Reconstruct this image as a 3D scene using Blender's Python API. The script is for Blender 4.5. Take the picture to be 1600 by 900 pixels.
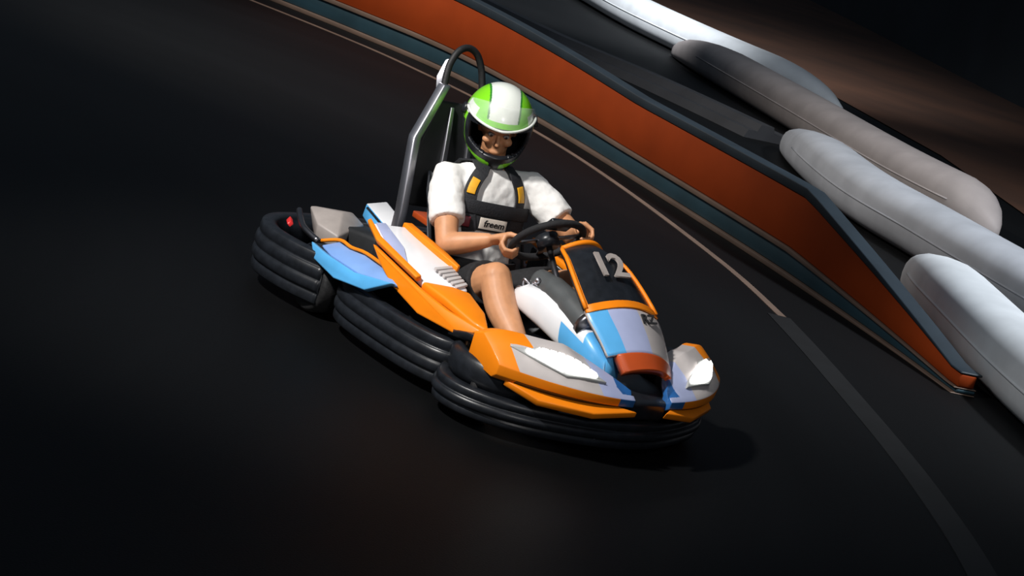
import bpy, bmesh, math, random
from mathutils import Vector, Matrix
random.seed(7)
SC = bpy.context.scene
COL = SC.collection
for o in list(bpy.data.objects):
    bpy.data.objects.remove(o)

# ------------------------------------------------------------------ camera
CAM_LOC = Vector((5.80973, -5.09627, 2.16223))
CAM_FW = Vector((-0.73537, 0.63924, -0.22495))
CAM_R = Vector((0.58082, 0.76555, 0.27674))
CAM_U = Vector((-0.34911, -0.07285, 0.93425))
F_PX = 2985.0
cd = bpy.data.cameras.new('camera')
cam = bpy.data.objects.new('camera', cd)
COL.objects.link(cam)
M = Matrix((CAM_R, CAM_U, -CAM_FW)).transposed().to_4x4()
M.translation = CAM_LOC
cam.matrix_world = M
cd.sensor_fit = 'HORIZONTAL'
cd.sensor_width = 36.0
cd.lens = 36.0 * F_PX / 1600.0
cd.clip_end = 400
SC.camera = cam

# ------------------------------------------------------------------ world, lamps, exposure
W = bpy.data.worlds.new('night'); SC.world = W; W.use_nodes = True
bg = W.node_tree.nodes['Background']
bg.inputs[0].default_value = (0.10, 0.13, 0.17, 1); bg.inputs[1].default_value = 0.45
SC.view_settings.view_transform = 'Standard'
SC.view_settings.look = 'None'
SC.view_settings.exposure = 0.0
SC.view_settings.gamma = 1.0
SC.view_settings.use_curve_mapping = False

def spot(name, loc, target, power, angle, blend, size, color):
    l = bpy.data.lights.new(name, 'SPOT'); l.energy = power
    l.spot_size = math.radians(angle); l.spot_blend = blend
    l.shadow_soft_size = size; l.color = color
    o = bpy.data.objects.new(name, l); COL.objects.link(o)
    o.location = loc
    o.rotation_euler = (Vector(target) - Vector(loc)).to_track_quat('-Z', 'Y').to_euler()
    return o
# floodlights of the track, outside the frame; the last two are added fill spots
spot('flood_or_fill_spot', (-0.2, -6.6, 6.9), (-0.30, -0.30, 0.5), 4500, 29, 1.0, 0.35, (1.0, 0.97, 0.93))
spot('flood_or_fill_spot', (-9.2, -2.0, 7.5), (-6.4, 4.7, 0.4), 3700, 52, 1.0, 0.4, (1.0, 0.93, 0.85))
spot('flood_or_fill_spot', (3.0, 5.6, 7.5), (-2.6, 6.2, 0.2), 4600, 84, 1.0, 0.4, (0.92, 0.96, 1.0))
spot('flood_or_fill_spot', (-12.0, 7.4, 6.5), (-14.5, 13.4, 0.2), 6000, 60, 1.0, 0.4, (0.96, 0.98, 1.0))  # added spot, brightens the farthest bolster
spot('flood_or_fill_spot', (6.5, -3.6, 3.9), (-0.3, 0.05, 0.6), 420, 24, 1.0, 0.4, (1.0, 0.96, 0.93))  # added front fill for the driver's chest, from the camera side

# ------------------------------------------------------------------ materials
MATS = {}
def mat(name, col, rough=0.5, metal=0.0, var=0.0, scale=30.0, bump=0.0, emit=None, estr=0.0, coat=0.0, spec=0.5):
    if name in MATS: return MATS[name]
    m = bpy.data.materials.new(name); m.use_nodes = True
    nt = m.node_tree; b = nt.nodes['Principled BSDF']
    b.inputs['Base Color'].default_value = (*col, 1)
    b.inputs['Roughness'].default_value = rough
    b.inputs['Metallic'].default_value = metal
    b.inputs['Specular IOR Level'].default_value = spec
    b.inputs['Coat Weight'].default_value = coat
    b.inputs['Coat Roughness'].default_value = 0.12
    if emit:
        b.inputs['Emission Color'].default_value = (*emit, 1)
        b.inputs['Emission Strength'].default_value = estr
    if var > 0 or bump > 0:
        tc = nt.nodes.new('ShaderNodeTexCoord')
        n = nt.nodes.new('ShaderNodeTexNoise'); n.inputs['Scale'].default_value = scale
        n.inputs['Detail'].default_value = 5
        nt.links.new(tc.outputs['Object'], n.inputs['Vector'])
        if var > 0:
            r = nt.nodes.new('ShaderNodeValToRGB')
            r.color_ramp.elements[0].position = 0.3; r.color_ramp.elements[1].position = 0.7
            r.color_ramp.elements[0].color = (*[c * (1 - var) for c in col], 1)
            r.color_ramp.elements[1].color = (*[min(1, c * (1 + var)) for c in col], 1)
            nt.links.new(n.outputs['Fac'], r.inputs['Fac'])
            nt.links.new(r.outputs['Color'], b.inputs['Base Color'])
        if bump > 0:
            bp = nt.nodes.new('ShaderNodeBump'); bp.inputs['Strength'].default_value = bump
            bp.inputs['Distance'].default_value = 0.01
            nt.links.new(n.outputs['Fac'], bp.inputs['Height'])
            nt.links.new(bp.outputs['Normal'], b.inputs['Normal'])
    MATS[name] = m
    return m

mat('black_plastic', (0.011, 0.013, 0.017), 0.36, 0, 0.3, 25, 0.06)
mat('black_matte', (0.008, 0.009, 0.011), 0.7, 0, 0.3, 30)
mat('rubber', (0.010, 0.010, 0.011), 0.6, 0, 0.3, 60, 0.15)
mat('orange', (0.90, 0.24, 0.004), 0.5, 0, 0.06, 9, 0, coat=0.08, spec=0.3)
mat('red_orange', (0.50, 0.075, 0.012), 0.4, 0, 0.08, 9, 0, coat=0.3)
mat('white_paint', (0.80, 0.81, 0.84), 0.35, 0, 0.05, 8, 0, coat=0.4)
mat('pale_grey_paint', (0.52, 0.48, 0.47), 0.4, 0, 0.06, 8, 0, coat=0.3)
mat('lavender_paint', (0.40, 0.45, 0.68), 0.4, 0, 0.06, 9, 0, coat=0.3)
mat('blue_top_sheen', (0.20, 0.36, 0.72), 0.4, 0, 0.08, 9, 0, coat=0.3)
mat('sky_blue', (0.10, 0.42, 0.80), 0.35, 0, 0.08, 9, 0, coat=0.4)
mat('deep_blue', (0.02, 0.12, 0.36), 0.4, 0, 0.08, 9, 0, coat=0.3)
mat('warm_grey', (0.36, 0.32, 0.30), 0.5, 0, 0.10, 12)
mat('seat_grey', (0.15, 0.16, 0.17), 0.35, 0, 0.1, 14)
mat('dark_grey', (0.075, 0.082, 0.085), 0.42, 0, 0.12, 14)
mat('silver', (0.55, 0.55, 0.60), 0.40, 1.0, 0.05, 20)
mat('steel_dark', (0.22, 0.22, 0.24), 0.35, 1.0, 0.1, 20)
mat('red_lens', (0.5, 0.02, 0.02), 0.3, emit=(1, 0.05, 0.05), estr=0.25)
mat('led', (1, 1, 1), 0.4, emit=(1.0, 0.99, 0.96), estr=6.0)
mat('lamp_lens', (0.42, 0.43, 0.42), 0.25)
mat('skin', (0.60, 0.285, 0.14), 0.52, 0, 0.10, 22, 0.04)
mat('cotton', (0.84, 0.83, 0.81), 0.85, 0, 0.03, 60, 0.12)
mat('black_cloth', (0.011, 0.011, 0.013), 0.85, 0, 0.3, 60, 0.15)
mat('webbing', (0.012, 0.013, 0.017), 0.7, 0, 0.3, 150, 0.2)
mat('yellow', (0.85, 0.42, 0.012), 0.5, 0, 0.08, 40)
mat('crimson', (0.16, 0.008, 0.02), 0.55, 0, 0.1, 30)
mat('cream', (0.70, 0.62, 0.54), 0.7, 0, 0.06, 40)
mat('ink', (0.02, 0.02, 0.022), 0.6)
mat('lime', (0.22, 0.72, 0.012), 0.28, 0, 0.08, 8, 0, coat=0.6)
mat('dark_green', (0.03, 0.22, 0.02), 0.3, 0, 0.1, 8, 0, coat=0.5)
mat('helmet_white', (0.82, 0.86, 0.80), 0.28, 0, 0.04, 8, 0, coat=0.6)
mat('green_shoe', (0.02, 0.24, 0.09), 0.6, 0, 0.15, 40)
mat('eye_white', (0.32, 0.30, 0.29), 0.3)
mat('iris', (0.03, 0.02, 0.015), 0.2)
mat('lips', (0.40, 0.14, 0.10), 0.5)
mat('teal', (0.018, 0.052, 0.072), 0.5, 0, 0.18, 3)
mat('worn_paint', (0.0027, 0.0029, 0.0034), 0.6, 0, 0.5, 4)
mat('tan', (0.15, 0.10, 0.075), 0.6, 0, 0.18, 3)
mat('barrier_orange', (0.30, 0.042, 0.005), 0.75, 0, 0.14, 1.6, spec=0.15)
mat('barrier_navy', (0.016, 0.026, 0.036), 0.55, 0, 0.2, 3)
mat('rail_grey', (0.036, 0.037, 0.042), 0.6, 0, 0.2, 2)
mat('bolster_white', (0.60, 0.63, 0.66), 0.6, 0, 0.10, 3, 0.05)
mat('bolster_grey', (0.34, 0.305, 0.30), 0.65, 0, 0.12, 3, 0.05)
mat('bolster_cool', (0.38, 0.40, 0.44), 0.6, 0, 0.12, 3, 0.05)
mat('brown_ground', (0.085, 0.034, 0.016), 0.9, 0, 0.35, 0.5)
mat('far_wall', (0.012, 0.015, 0.018), 0.8, 0, 0.3, 0.7)
mat('far_rail', (0.05, 0.03, 0.02), 0.8, 0, 0.3, 1)

def clear_visor():
    m = bpy.data.materials.new('clear_visor'); m.use_nodes = True
    nt = m.node_tree; b = nt.nodes['Principled BSDF']; out = nt.nodes['Material Output']
    b.inputs['Base Color'].default_value = (0.9, 0.92, 0.9, 1); b.inputs['Roughness'].default_value = 0.22
    t = nt.nodes.new('ShaderNodeBsdfTransparent'); mx = nt.nodes.new('ShaderNodeMixShader')
    tc = nt.nodes.new('ShaderNodeTexCoord'); n = nt.nodes.new('ShaderNodeTexNoise'); n.inputs['Scale'].default_value = 9
    mr = nt.nodes.new('ShaderNodeMapRange'); mr.inputs['To Min'].default_value = 0.02; mr.inputs['To Max'].default_value = 0.24
    nt.links.new(tc.outputs['Object'], n.inputs['Vector']); nt.links.new(n.outputs['Fac'], mr.inputs['Value'])
    nt.links.new(mr.outputs['Result'], mx.inputs[0])
    nt.links.new(t.outputs[0], mx.inputs[1]); nt.links.new(b.outputs[0], mx.inputs[2])
    nt.links.new(mx.outputs[0], out.inputs['Surface'])
    MATS['clear_visor'] = m
clear_visor()

def asphalt():
    m = bpy.data.materials.new('asphalt'); m.use_nodes = True
    nt = m.node_tree; b = nt.nodes['Principled BSDF']; L = nt.links.new; N = nt.nodes.new
    tc = N('ShaderNodeTexCoord'); sp = N('ShaderNodeSeparateXYZ'); L(tc.outputs['Object'], sp.inputs[0])
    # distance from the centre of the bend: rubbered-in rings follow the racing line
    def math_(op, a, c=None):
        n = N('ShaderNodeMath'); n.operation = op
        for i, v in enumerate((a, c)):
            if v is None: continue
            if isinstance(v, (int, float)): n.inputs[i].default_value = v
            else: L(v, n.inputs[i])
        return n.outputs[0]
    dx = math_('ADD', sp.outputs[0], 2.8); dy = math_('ADD', sp.outputs[1], 4.6)
    rr = math_('SQRT', math_('ADD', math_('MULTIPLY', dx, dx), math_('MULTIPLY', dy, dy)))
    ang = math_('ARCTAN2', dy, dx)
    cb = N('ShaderNodeCombineXYZ'); L(math_('MULTIPLY', rr, 1.7), cb.inputs[0]); L(math_('MULTIPLY', ang, 0.7), cb.inputs[1])
    ring = N('ShaderNodeTexNoise'); ring.inputs['Scale'].default_value = 1.0; ring.inputs['Detail'].default_value = 4
    L(cb.outputs[0], ring.inputs['Vector'])
    grit = N('ShaderNodeTexNoise'); grit.inputs['Scale'].default_value = 120; grit.inputs['Detail'].default_value = 3
    L(tc.outputs['Object'], grit.inputs['Vector'])
    ramp = N('ShaderNodeValToRGB')
    e = ramp.color_ramp.elements
    e[0].position = 0.36; e[0].color = (0.0007, 0.0010, 0.0015, 1)
    e[1].position = 0.72; e[1].color = (0.0027, 0.0032, 0.0041, 1)
    L(ring.outputs['Fac'], ramp.inputs['Fac'])
    mx = N('ShaderNodeMix'); mx.data_type = 'RGBA'; mx.blend_type = 'MULTIPLY'; mx.inputs['Factor'].default_value = 0.5
    L(ramp.outputs['Color'], mx.inputs['A']); L(grit.outputs['Fac'], mx.inputs['B'])
    L(mx.outputs['Result'], b.inputs['Base Color'])
    b.inputs['Roughness'].default_value = 0.6
    b.inputs['Specular IOR Level'].default_value = 0.20
    bp = N('ShaderNodeBump'); bp.inputs['Strength'].default_value = 0.25; bp.inputs['Distance'].default_value = 0.004
    L(grit.outputs['Fac'], bp.inputs['Height']); L(bp.outputs['Normal'], b.inputs['Normal'])
    MATS['asphalt'] = m
asphalt()

# ------------------------------------------------------------------ helpers
def V(*a): return Vector(a)
def mats(o, ms):
    for k in (ms if isinstance(ms, (list, tuple)) else [ms]):
        o.data.materials.append(MATS[k])
def mesh(name, verts, faces, ms, parent=None, smooth=False, fm=None, recalc=True):
    me = bpy.data.meshes.new(name)
    me.from_pydata([tuple(v) for v in verts], [], faces)
    if fm:
        for p, i in zip(me.polygons, fm): p.material_index = i
    if recalc:
        bm = bmesh.new(); bm.from_mesh(me)
        bmesh.ops.recalc_face_normals(bm, faces=bm.faces); bm.to_mesh(me); bm.free()
    if smooth:
        for p in me.polygons: p.use_smooth = True
    me.update()
    o = bpy.data.objects.new(name, me); COL.objects.link(o); mats(o, ms)
    if parent: o.parent = parent
    return o
def bevel(o, w, seg=2, angle=35):
    m = o.modifiers.new('bevel', 'BEVEL'); m.width = w; m.segments = seg
    m.limit_method = 'ANGLE'; m.angle_limit = math.radians(angle)
    for p in o.data.polygons: p.use_smooth = True
    return o
def empty(name, loc=(0, 0, 0)):
    o = bpy.data.objects.new(name, None); COL.objects.link(o); o.location = loc; o.empty_display_size = 0.1
    return o
def tag(o, label, cat, group=None):
    o['label'] = label; o['category'] = cat
    if group: o['group'] = group
    return o
def structure(o): o['kind'] = 'structure'; return o

def cr(pts, n):
    """Catmull-Rom through points (any dimension), n steps per span"""
    P = [tuple(p) for p in pts]; out = []
    for i in range(len(P) - 1):
        a = P[max(i - 1, 0)]; b = P[i]; c = P[i + 1]; d = P[min(i + 2, len(P) - 1)]
        for k in range(n):
            t = k / n
            out.append(tuple(0.5 * (2 * b[j] + (c[j] - a[j]) * t + (2 * a[j] - 5 * b[j] + 4 * c[j] - d[j]) * t * t
                       + (3 * b[j] - a[j] - 3 * c[j] + d[j]) * t ** 3) for j in range(len(b))))
    out.append(P[-1]); return out
def frames(pts):
    pts = [Vector(p) for p in pts]; T = []
    for i in range(len(pts)):
        a = pts[max(i - 1, 0)]; b = pts[min(i + 1, len(pts) - 1)]
        T.append((b - a).normalized())
    up = V(0, 0, 1) if abs(T[0].z) < 0.9 else V(1, 0, 0)
    n = (up - T[0] * up.dot(T[0])).normalized(); out = []
    for t in T:
        n = (n - t * n.dot(t)).normalized(); out.append((n, t.cross(n)))
    return pts, out
def tube_geo(pts, rad, seg=12, caps=True, round_caps=False):
    pts, fr = frames(pts)
    if not isinstance(rad, (list, tuple)): rad = [rad] * len(pts)
    if round_caps:
        t0 = (pts[1] - pts[0]).normalized(); t1 = (pts[-1] - pts[-2]).normalized()
        pre = [(pts[0] - t0 * rad[0] * math.sin(a), rad[0] * math.cos(a), fr[0]) for a in (1.4, 0.9, 0.45)]
        post = [(pts[-1] + t1 * rad[-1] * math.sin(a), rad[-1] * math.cos(a), fr[-1]) for a in (0.45, 0.9, 1.4)]
        seq = pre + list(zip(pts, rad, fr)) + post
    else: seq = list(zip(pts, rad, fr))
    v = []; f = []
    for p, r, (n, b) in seq:
        for k in range(seg):
            a = 2 * math.pi * k / seg
            v.append(p + n * (r * math.cos(a)) + b * (r * math.sin(a)))
    m = len(seq)
    for i in range(m - 1):
        for k in range(seg):
            f.append((i * seg + k, i * seg + (k + 1) % seg, (i + 1) * seg + (k + 1) % seg, (i + 1) * seg + k))
    if caps:
        f.append(tuple(range(seg))[::-1]); f.append(tuple((m - 1) * seg + k for k in range(seg)))
    return v, f
def tube(name, pts, rad, ms, parent=None, seg=12):
    v, f = tube_geo(pts, rad, seg)
    o = mesh(name, v, f, ms, parent, True)
    return o
def loft_geo(rings, caps=True):
    k = len(rings[0]); v = [p for r in rings for p in r]; f = []
    for i in range(len(rings) - 1):
        for j in range(k):
            f.append((i * k + j, i * k + (j + 1) % k, (i + 1) * k + (j + 1) % k, (i + 1) * k + j))
    if caps:
        f.append(tuple(range(k))[::-1]); f.append(tuple((len(rings) - 1) * k + j for j in range(k)))
    return v, f
def slab(name, pts, thick, ms, parent=None, bev=0.006, push=None):
    """polygon in space, extruded by thick against its normal (or along push)"""
    pts = [Vector(p) for p in pts]
    n = V(0, 0, 0)
    for i in range(len(pts)):
        a, b = pts[i], pts[(i + 1) % len(pts)]
        n += V((a.y - b.y) * (a.z + b.z), (a.z - b.z) * (a.x + b.x), (a.x - b.x) * (a.y + b.y))
    n.normalize()
    d = Vector(push) if push else -n * thick
    k = len(pts); v = pts + [p + d for p in pts]
    f = [tuple(range(k)), tuple(range(2 * k - 1, k - 1, -1))]
    for i in range(k): f.append((i, i + k, (i + 1) % k + k, (i + 1) % k))
    o = mesh(name, v, f, ms, parent)
    if bev: bevel(o, bev)
    return o
def mir(pts): return [(p[0], -p[1], p[2]) for p in pts]
def sweep(name, path, prof, ms, parent=None, smooth=True, up=V(0, 0, 1), closed_prof=True, caps=True):
    """profile points (outward offset, height) carried along a path in the ground plane"""
    P = [Vector(p) for p in path]; v = []; f = []; k = len(prof)
    for i, p in enumerate(P):
        t = (P[min(i + 1, len(P) - 1)] - P[max(i - 1, 0)]); t.z = 0; t.normalize()
        out = t.cross(up)
        for (a, h) in prof: v.append(p + out * a + up * h)
    for i in range(len(P) - 1):
        for j in range(k if closed_prof else k - 1):
            f.append((i * k + j, i * k + (j + 1) % k, (i + 1) * k + (j + 1) % k, (i + 1) * k + j))
    if caps: f.append(tuple(range(k))[::-1]); f.append(tuple((len(P) - 1) * k + j for j in range(k)))
    return mesh(name, v, f, ms, parent, smooth)
def text(name, body, size, ms, parent, origin, xdir, ydir, depth=0.002, shear=0.0, align='CENTER', bold=0.0):
    c = bpy.data.curves.new(name, 'FONT'); c.body = body; c.size = size; c.extrude = depth; c.shear = shear
    c.align_x = align; c.align_y = 'CENTER'; c.offset = bold; c.resolution_u = 3
    t = bpy.data.objects.new(name + '_tmp', c); COL.objects.link(t)
    dg = bpy.context.evaluated_depsgraph_get()
    me = bpy.data.meshes.new_from_object(t.evaluated_get(dg)); me.name = name
    bpy.data.objects.remove(t)
    x = Vector(xdir).normalized(); z = x.cross(Vector(ydir)).normalized(); y = z.cross(x)
    R = Matrix((x, y, z)).transposed().to_4x4(); R.translation = Vector(origin)
    me.transform(R); me.materials.clear()
    o = bpy.data.objects.new(name, me); COL.objects.link(o); mats(o, ms); o.parent = parent
    return o
def fuse(name, geos, ms, parent, voxel=0.007, smooth=6):
    """many closed shapes grown together into one continuous skin"""
    v = []; f = []
    for gv, gf in geos:
        b = len(v); v += list(gv); f += [tuple(i + b for i in q) for q in gf]
    o = mesh(name + '_raw', v, f, [])
    r = o.modifiers.new('r', 'REMESH'); r.mode = 'VOXEL'; r.voxel_size = voxel
    s = o.modifiers.new('s', 'SMOOTH'); s.factor = 0.5; s.iterations = smooth
    dg = bpy.context.evaluated_depsgraph_get()
    me = bpy.data.meshes.new_from_object(o.evaluated_get(dg)); me.name = name
    bpy.data.objects.remove(o)
    for p in me.polygons: p.use_smooth = True
    o = bpy.data.objects.new(name, me); COL.objects.link(o); me.materials.clear(); mats(o, ms)
    o.parent = parent
    return o
def ell_geo(c, X, Y, Z, nu=16, nv=10):
    v = []; f = []
    c, X, Y, Z = map(Vector, (c, X, Y, Z))
    for i in range(nv + 1):
        th = math.pi * (0.02 + 0.96 * i / nv)
        for j in range(nu):
            ph = 2 * math.pi * j / nu
            v.append(c + X * (math.sin(th) * math.cos(ph)) + Y * (math.sin(th) * math.sin(ph)) + Z * math.cos(th))
    for i in range(nv):
        for j in range(nu):
            f.append((i * nu + j, i * nu + (j + 1) % nu, (i + 1) * nu + (j + 1) % nu, (i + 1) * nu + j))
    f.append(tuple(range(nu))[::-1]); f.append(tuple(nv * nu + j for j in range(nu)))
    return v, f
def ray_ground(u, v, z=0.0):
    d = CAM_FW + CAM_R * ((u - 800) / F_PX) - CAM_U * ((v - 450) / F_PX)
    return CAM_LOC + d * ((z - CAM_LOC.z) / d.z)

# ------------------------------------------------------------------ the setting
g = mesh('floor', [(-70, -30, 0), (25, -30, 0), (25, 70, 0), (-70, 70, 0)], [(0, 1, 2, 3)], 'asphalt')
structure(g)
# line painted along the outer edge of the lane
line = cr([(-14.5, 2.6, 0), (-9.14, 4.30, 0), (-7.11, 4.61, 0), (-5.48, 4.48, 0), (-3.99, 4.11, 0), (-2.2, 3.47, 0), (-1.2, 3.0, 0)], 8)
worn = cr([(-1.2, 3.0, 0), (-0.33, 2.5, 0), (1.08, 1.62, 0), (2.2, 0.75, 0), (3.5, -0.6, 0)], 8)
structure(sweep('trim_3', worn, [(-0.05, 0.0), (-0.05, 0.003), (0.09, 0.003), (0.09, 0.0)], 'worn_paint', smooth=False))
structure(sweep('trim_1', line, [(-0.026, 0.0), (-0.026, 0.004), (0.026, 0.004), (0.026, 0.0)], 'tan', smooth=False))
# brown ground beyond the barriers, and the dark wall of the hall
structure(mesh('ground_brown', [(-70, 26, 0.012), (-23.2, 18.6, 0.012), (-13.1, 15.2, 0.012), (-8.0, 12.6, 0.012), (-4.2, 9.9, 0.012), (-0.6, 7.2, 0.012), (25, 3.5, 0.012), (25, 70, 0.012), (-70, 70, 0.012)], [tuple(range(9))], 'brown_ground'))
wl = cr([(-60, 53, 0), (-30, 33.6, 0), (-14.42, 23.05, 0), (0, 14.5, 0), (16, 7.0, 0)], 6)
structure(sweep('wall_back', wl, [(0.0, 0.0), (0.0, 9.0), (-0.25, 9.0), (-0.25, 0.0)], 'far_wall', smooth=False))
structure(sweep('trim_2', [(p[0], p[1] - 0.02, 0) for p in wl], [(0.06, 3.4), (0.06, 4.1), (0, 4.1), (0, 3.4)], 'far_rail', smooth=False))

# orange crash barrier around the outside of the bend
base = cr([(-20, 1.6, 0), (-15.5, 3.3, 0), (-11.5, 4.1, 0), (-9.55, 4.62, 0), (-8.57, 4.84, 0), (-7.43, 5.0, 0), (-6.03, 4.87, 0), (-4.57, 4.56, 0), (-2.8, 4.11, 0), (-1.56, 3.75, 0), (-0.73, 3.48, 0), (-0.1, 3.25, 0)], 8)
bar = empty('crash_barrier', (-6.38, 5.16, 0)); IB = Matrix.Translation((6.38, -5.16, 0))
tag(bar, 'long curved orange crash barrier on a teal base rail behind the kart', 'barrier')
def bpart(name, prof, m):
    o = sweep(name, [IB @ Vector(p) for p in base], [(a_, h_ * 1.27) for a_, h_ in prof], m, bar)
    for vx in o.data.vertices:                       # the end of the barrier ramps down to the ground
        x = vx.co.x - 6.38
        vx.co.z *= 1 - 0.20 * max(0, min(1, (x + 8.0) / 3.5)) - 0.62 * max(0, min(1, (x + 2.1) / 1.9))
    for p in o.data.polygons: p.use_smooth = False
    return bevel(o, 0.01, 2, 50)
bpart('ground_strip', [(0.03, 0.0), (0.03, 0.03), (-0.12, 0.03), (-0.12, 0.0)], 'tan')
bpart('base_rail', [(0.0, 0.03), (0.0, 0.145), (-0.12, 0.145), (-0.12, 0.03)], 'teal')
bpart('tan_strip', [(0.02, 0.145), (0.02, 0.175), (-0.12, 0.175), (-0.12, 0.145)], 'tan')
bpart('orange_panel', [(0.0, 0.175), (0.012, 0.33), (0.0, 0.50), (-0.10, 0.50), (-0.10, 0.175)], 'barrier_orange')
bpart('cap_rail', [(0.008, 0.50), (0.008, 0.56), (-0.13, 0.56), (-0.13, 0.50)], 'barrier_navy')

# grey kerb of the next lane
kb = [ray_ground(u, v) for u, v in [(640, -50), (740, 6), (870, 72), (1000, 128), (1100, 174), (1200, 222)]]
kerb = empty('lane_kerb', kb[3]); KI = Matrix.Translation(-kb[3])
tag(kerb, 'low grey kerb running between the orange barrier and the white bolsters', 'kerb')
kp = [KI @ Vector(p) for p in cr([tuple(p) for p in kb], 8)]
sweep('kerb_base', kp, [(0.30, 0.0), (0.27, 0.08), (-0.27, 0.08), (-0.30, 0.0)], 'rail_grey', kerb, False)
sweep('kerb_rail', kp, [(0.16, 0.08), (0.13, 0.15), (-0.02, 0.15), (-0.05, 0.08)], 'rail_grey', kerb, False)

# white bolsters standing in echelon behind the barrier
def bolster(label, pts, w, h, m):
    P = cr([(x, y, 0) for x, y in pts], 10); n = len(P) - 1
    root = empty('barrier_bolster', P[n // 2]); I = Matrix.Translation(-Vector(P[n // 2]))
    tag(root, label, 'barrier', 'pale bolsters behind the orange barrier')
    rings = []; seam = []
    for i, p in enumerate(P):
        t = (Vector(P[min(i + 1, n)]) - Vector(P[max(i - 1, 0)])).normalized(); o = t.cross(V(0, 0, 1))
        u = i / n; s = min(1.0, math.sin(math.pi * min(u, 1 - u) / 0.36) ** 0.75 if min(u, 1 - u) < 0.18 else 1.0); s = max(s, 0.12)
        ring = []
        for k in range(20):
            a = 2 * math.pi * k / 20; ca, sa = math.cos(a), math.sin(a)
            ring.append(I @ (Vector(p) + o * (w / 2 * s * math.copysign(abs(ca) ** 0.8, ca)) + V(0, 0, h / 2 * (0.25 + 0.75 * s) * (1 + math.copysign(abs(sa) ** 0.8, sa)))))
        rings.append(ring); 
        if 0.1 < u < 0.9: seam.append(I @ (Vector(p) + o * (w / 2 * s) + V(0, 0, h * 0.5)))
    v, f = loft_geo(rings); mesh('cover', v, f, m, root, True)
    tube('welt_seam', seam, 0.008, m, root, 8)
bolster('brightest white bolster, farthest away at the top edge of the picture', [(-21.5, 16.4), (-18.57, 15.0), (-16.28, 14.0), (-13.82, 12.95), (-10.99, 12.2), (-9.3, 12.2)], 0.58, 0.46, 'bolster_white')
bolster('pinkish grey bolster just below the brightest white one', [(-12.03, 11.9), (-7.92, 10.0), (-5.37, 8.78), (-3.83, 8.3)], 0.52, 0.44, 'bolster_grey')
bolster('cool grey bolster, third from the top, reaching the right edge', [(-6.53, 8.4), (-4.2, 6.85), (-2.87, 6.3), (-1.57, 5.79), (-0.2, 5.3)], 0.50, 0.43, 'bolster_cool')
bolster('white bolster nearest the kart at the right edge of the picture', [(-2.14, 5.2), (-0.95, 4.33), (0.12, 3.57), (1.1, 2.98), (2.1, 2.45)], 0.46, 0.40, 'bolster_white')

# ------------------------------------------------------------------ the kart (x forward, y to the driver's left)
KART = empty('go_kart')
tag(KART, 'orange, white and sky blue racing go-kart with lit headlights and roll bar', 'go-kart')

# floor tray and frame
t = slab('floor_tray', [(-0.62, -0.30, 0.055), (0.50, -0.30, 0.055), (0.80, -0.20, 0.055), (0.80, 0.20, 0.055), (0.50, 0.30, 0.055), (-0.62, 0.30, 0.055)], 0.012, 'black_matte', KART, 0.004)
for s in (-1, 1):
    tube('frame_tube', cr([(-1.0, s * 0.33, 0.09), (-0.5, s * 0.33, 0.08), (0.1, s * 0.31, 0.07), (0.55, s * 0.24, 0.07), (0.85, s * 0.16, 0.08)], 6), 0.016, 'steel_dark', KART, 10)
tube('rear_axle', [(-0.64, -0.60, 0.14), (-0.64, 0.60, 0.14)], 0.02, 'steel_dark', KART, 12)
tube('front_axle', [(0.46, -0.50, 0.13), (0.46, 0.50, 0.13)], 0.015, 'steel_dark', KART, 12)

def wheel(x, y, r, w, steer=0.0):
    def lathe(prof, seg=28):
        v = []; f = []
        for i in range(seg):
            a = 2 * math.pi * i / seg
            for (q, h) in prof: v.append((q * math.cos(a), h, q * math.sin(a)))
        k = len(prof)
        for i in range(seg):
            for j in range(k):
                f.append((i * k + j, i * k + (j + 1) % k, ((i + 1) % seg) * k + (j + 1) % k, ((i + 1) % seg) * k + j))
        return v, f
    h = w / 2
    root = mesh('wheel', *lathe([(r * .50, -h * .8), (r * .54, -h * .92), (r * .84, -h), (r * .95, -h * .86), (r, -h * .5), (r, h * .5), (r * .95, h * .86), (r * .84, h), (r * .54, h * .92), (r * .50, h * .8)]), 'rubber', KART, True)
    root.location = (x, y, r + 0.002); root.rotation_euler = (0, 0, steer)
    mesh('rim', *lathe([(r * .49, -h * .82), (r * .53, -h * .86), (r * .53, h * .86), (r * .49, h * .82), (r * .34, h * .35), (r * .12, h * .3), (r * .12, -h * .3), (r * .34, -h * .35)]), 'steel_dark', root, True)
    v, f = tube_geo([(0, -h * .75, 0), (0, h * .75, 0)], r * .14, 12); mesh('hub', v, f, 'silver', root, True)
for s in (-1, 1):
    wheel(-0.64, s * 0.50, 0.138, 0.20)
    wheel(0.46, s * 0.49, 0.128, 0.13, -0.25)

# black impact bumpers with raised horizontal ribs
def ribbed(h0, h1, d, n=3):
    outl = []; step = (h1 - h0) / n
    for i in range(n):
        z = h0 + i * step; bul = 1 - 0.30 * abs((i + 0.5) / n - 0.5) * 2
        for q, e in ((0.04, 0.45), (0.16, 0.85), (0.5, 1.0), (0.84, 0.85), (0.96, 0.45)):
            outl.append((d * bul * (0.72 + 0.28 * e), z + q * step))
    return outl + [(0.0, h1), (-0.02, h1 - 0.01), (-0.02, h0 + 0.01), (0.0, h0)]
for s in (-1, 1):
    side = cr([(-0.47, -0.46, 0), (-0.42, -0.53, 0), (-0.26, -0.565, 0), (0.06, -0.56, 0), (0.24, -0.52, 0), (0.30, -0.45, 0)], 6)
    if s > 0: side = [(x, -y, z) for x, y, z in side][::-1]
    sweep('side_bumper', side, ribbed(0.05, 0.24, 0.06, 4), 'black_plastic', KART)
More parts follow.
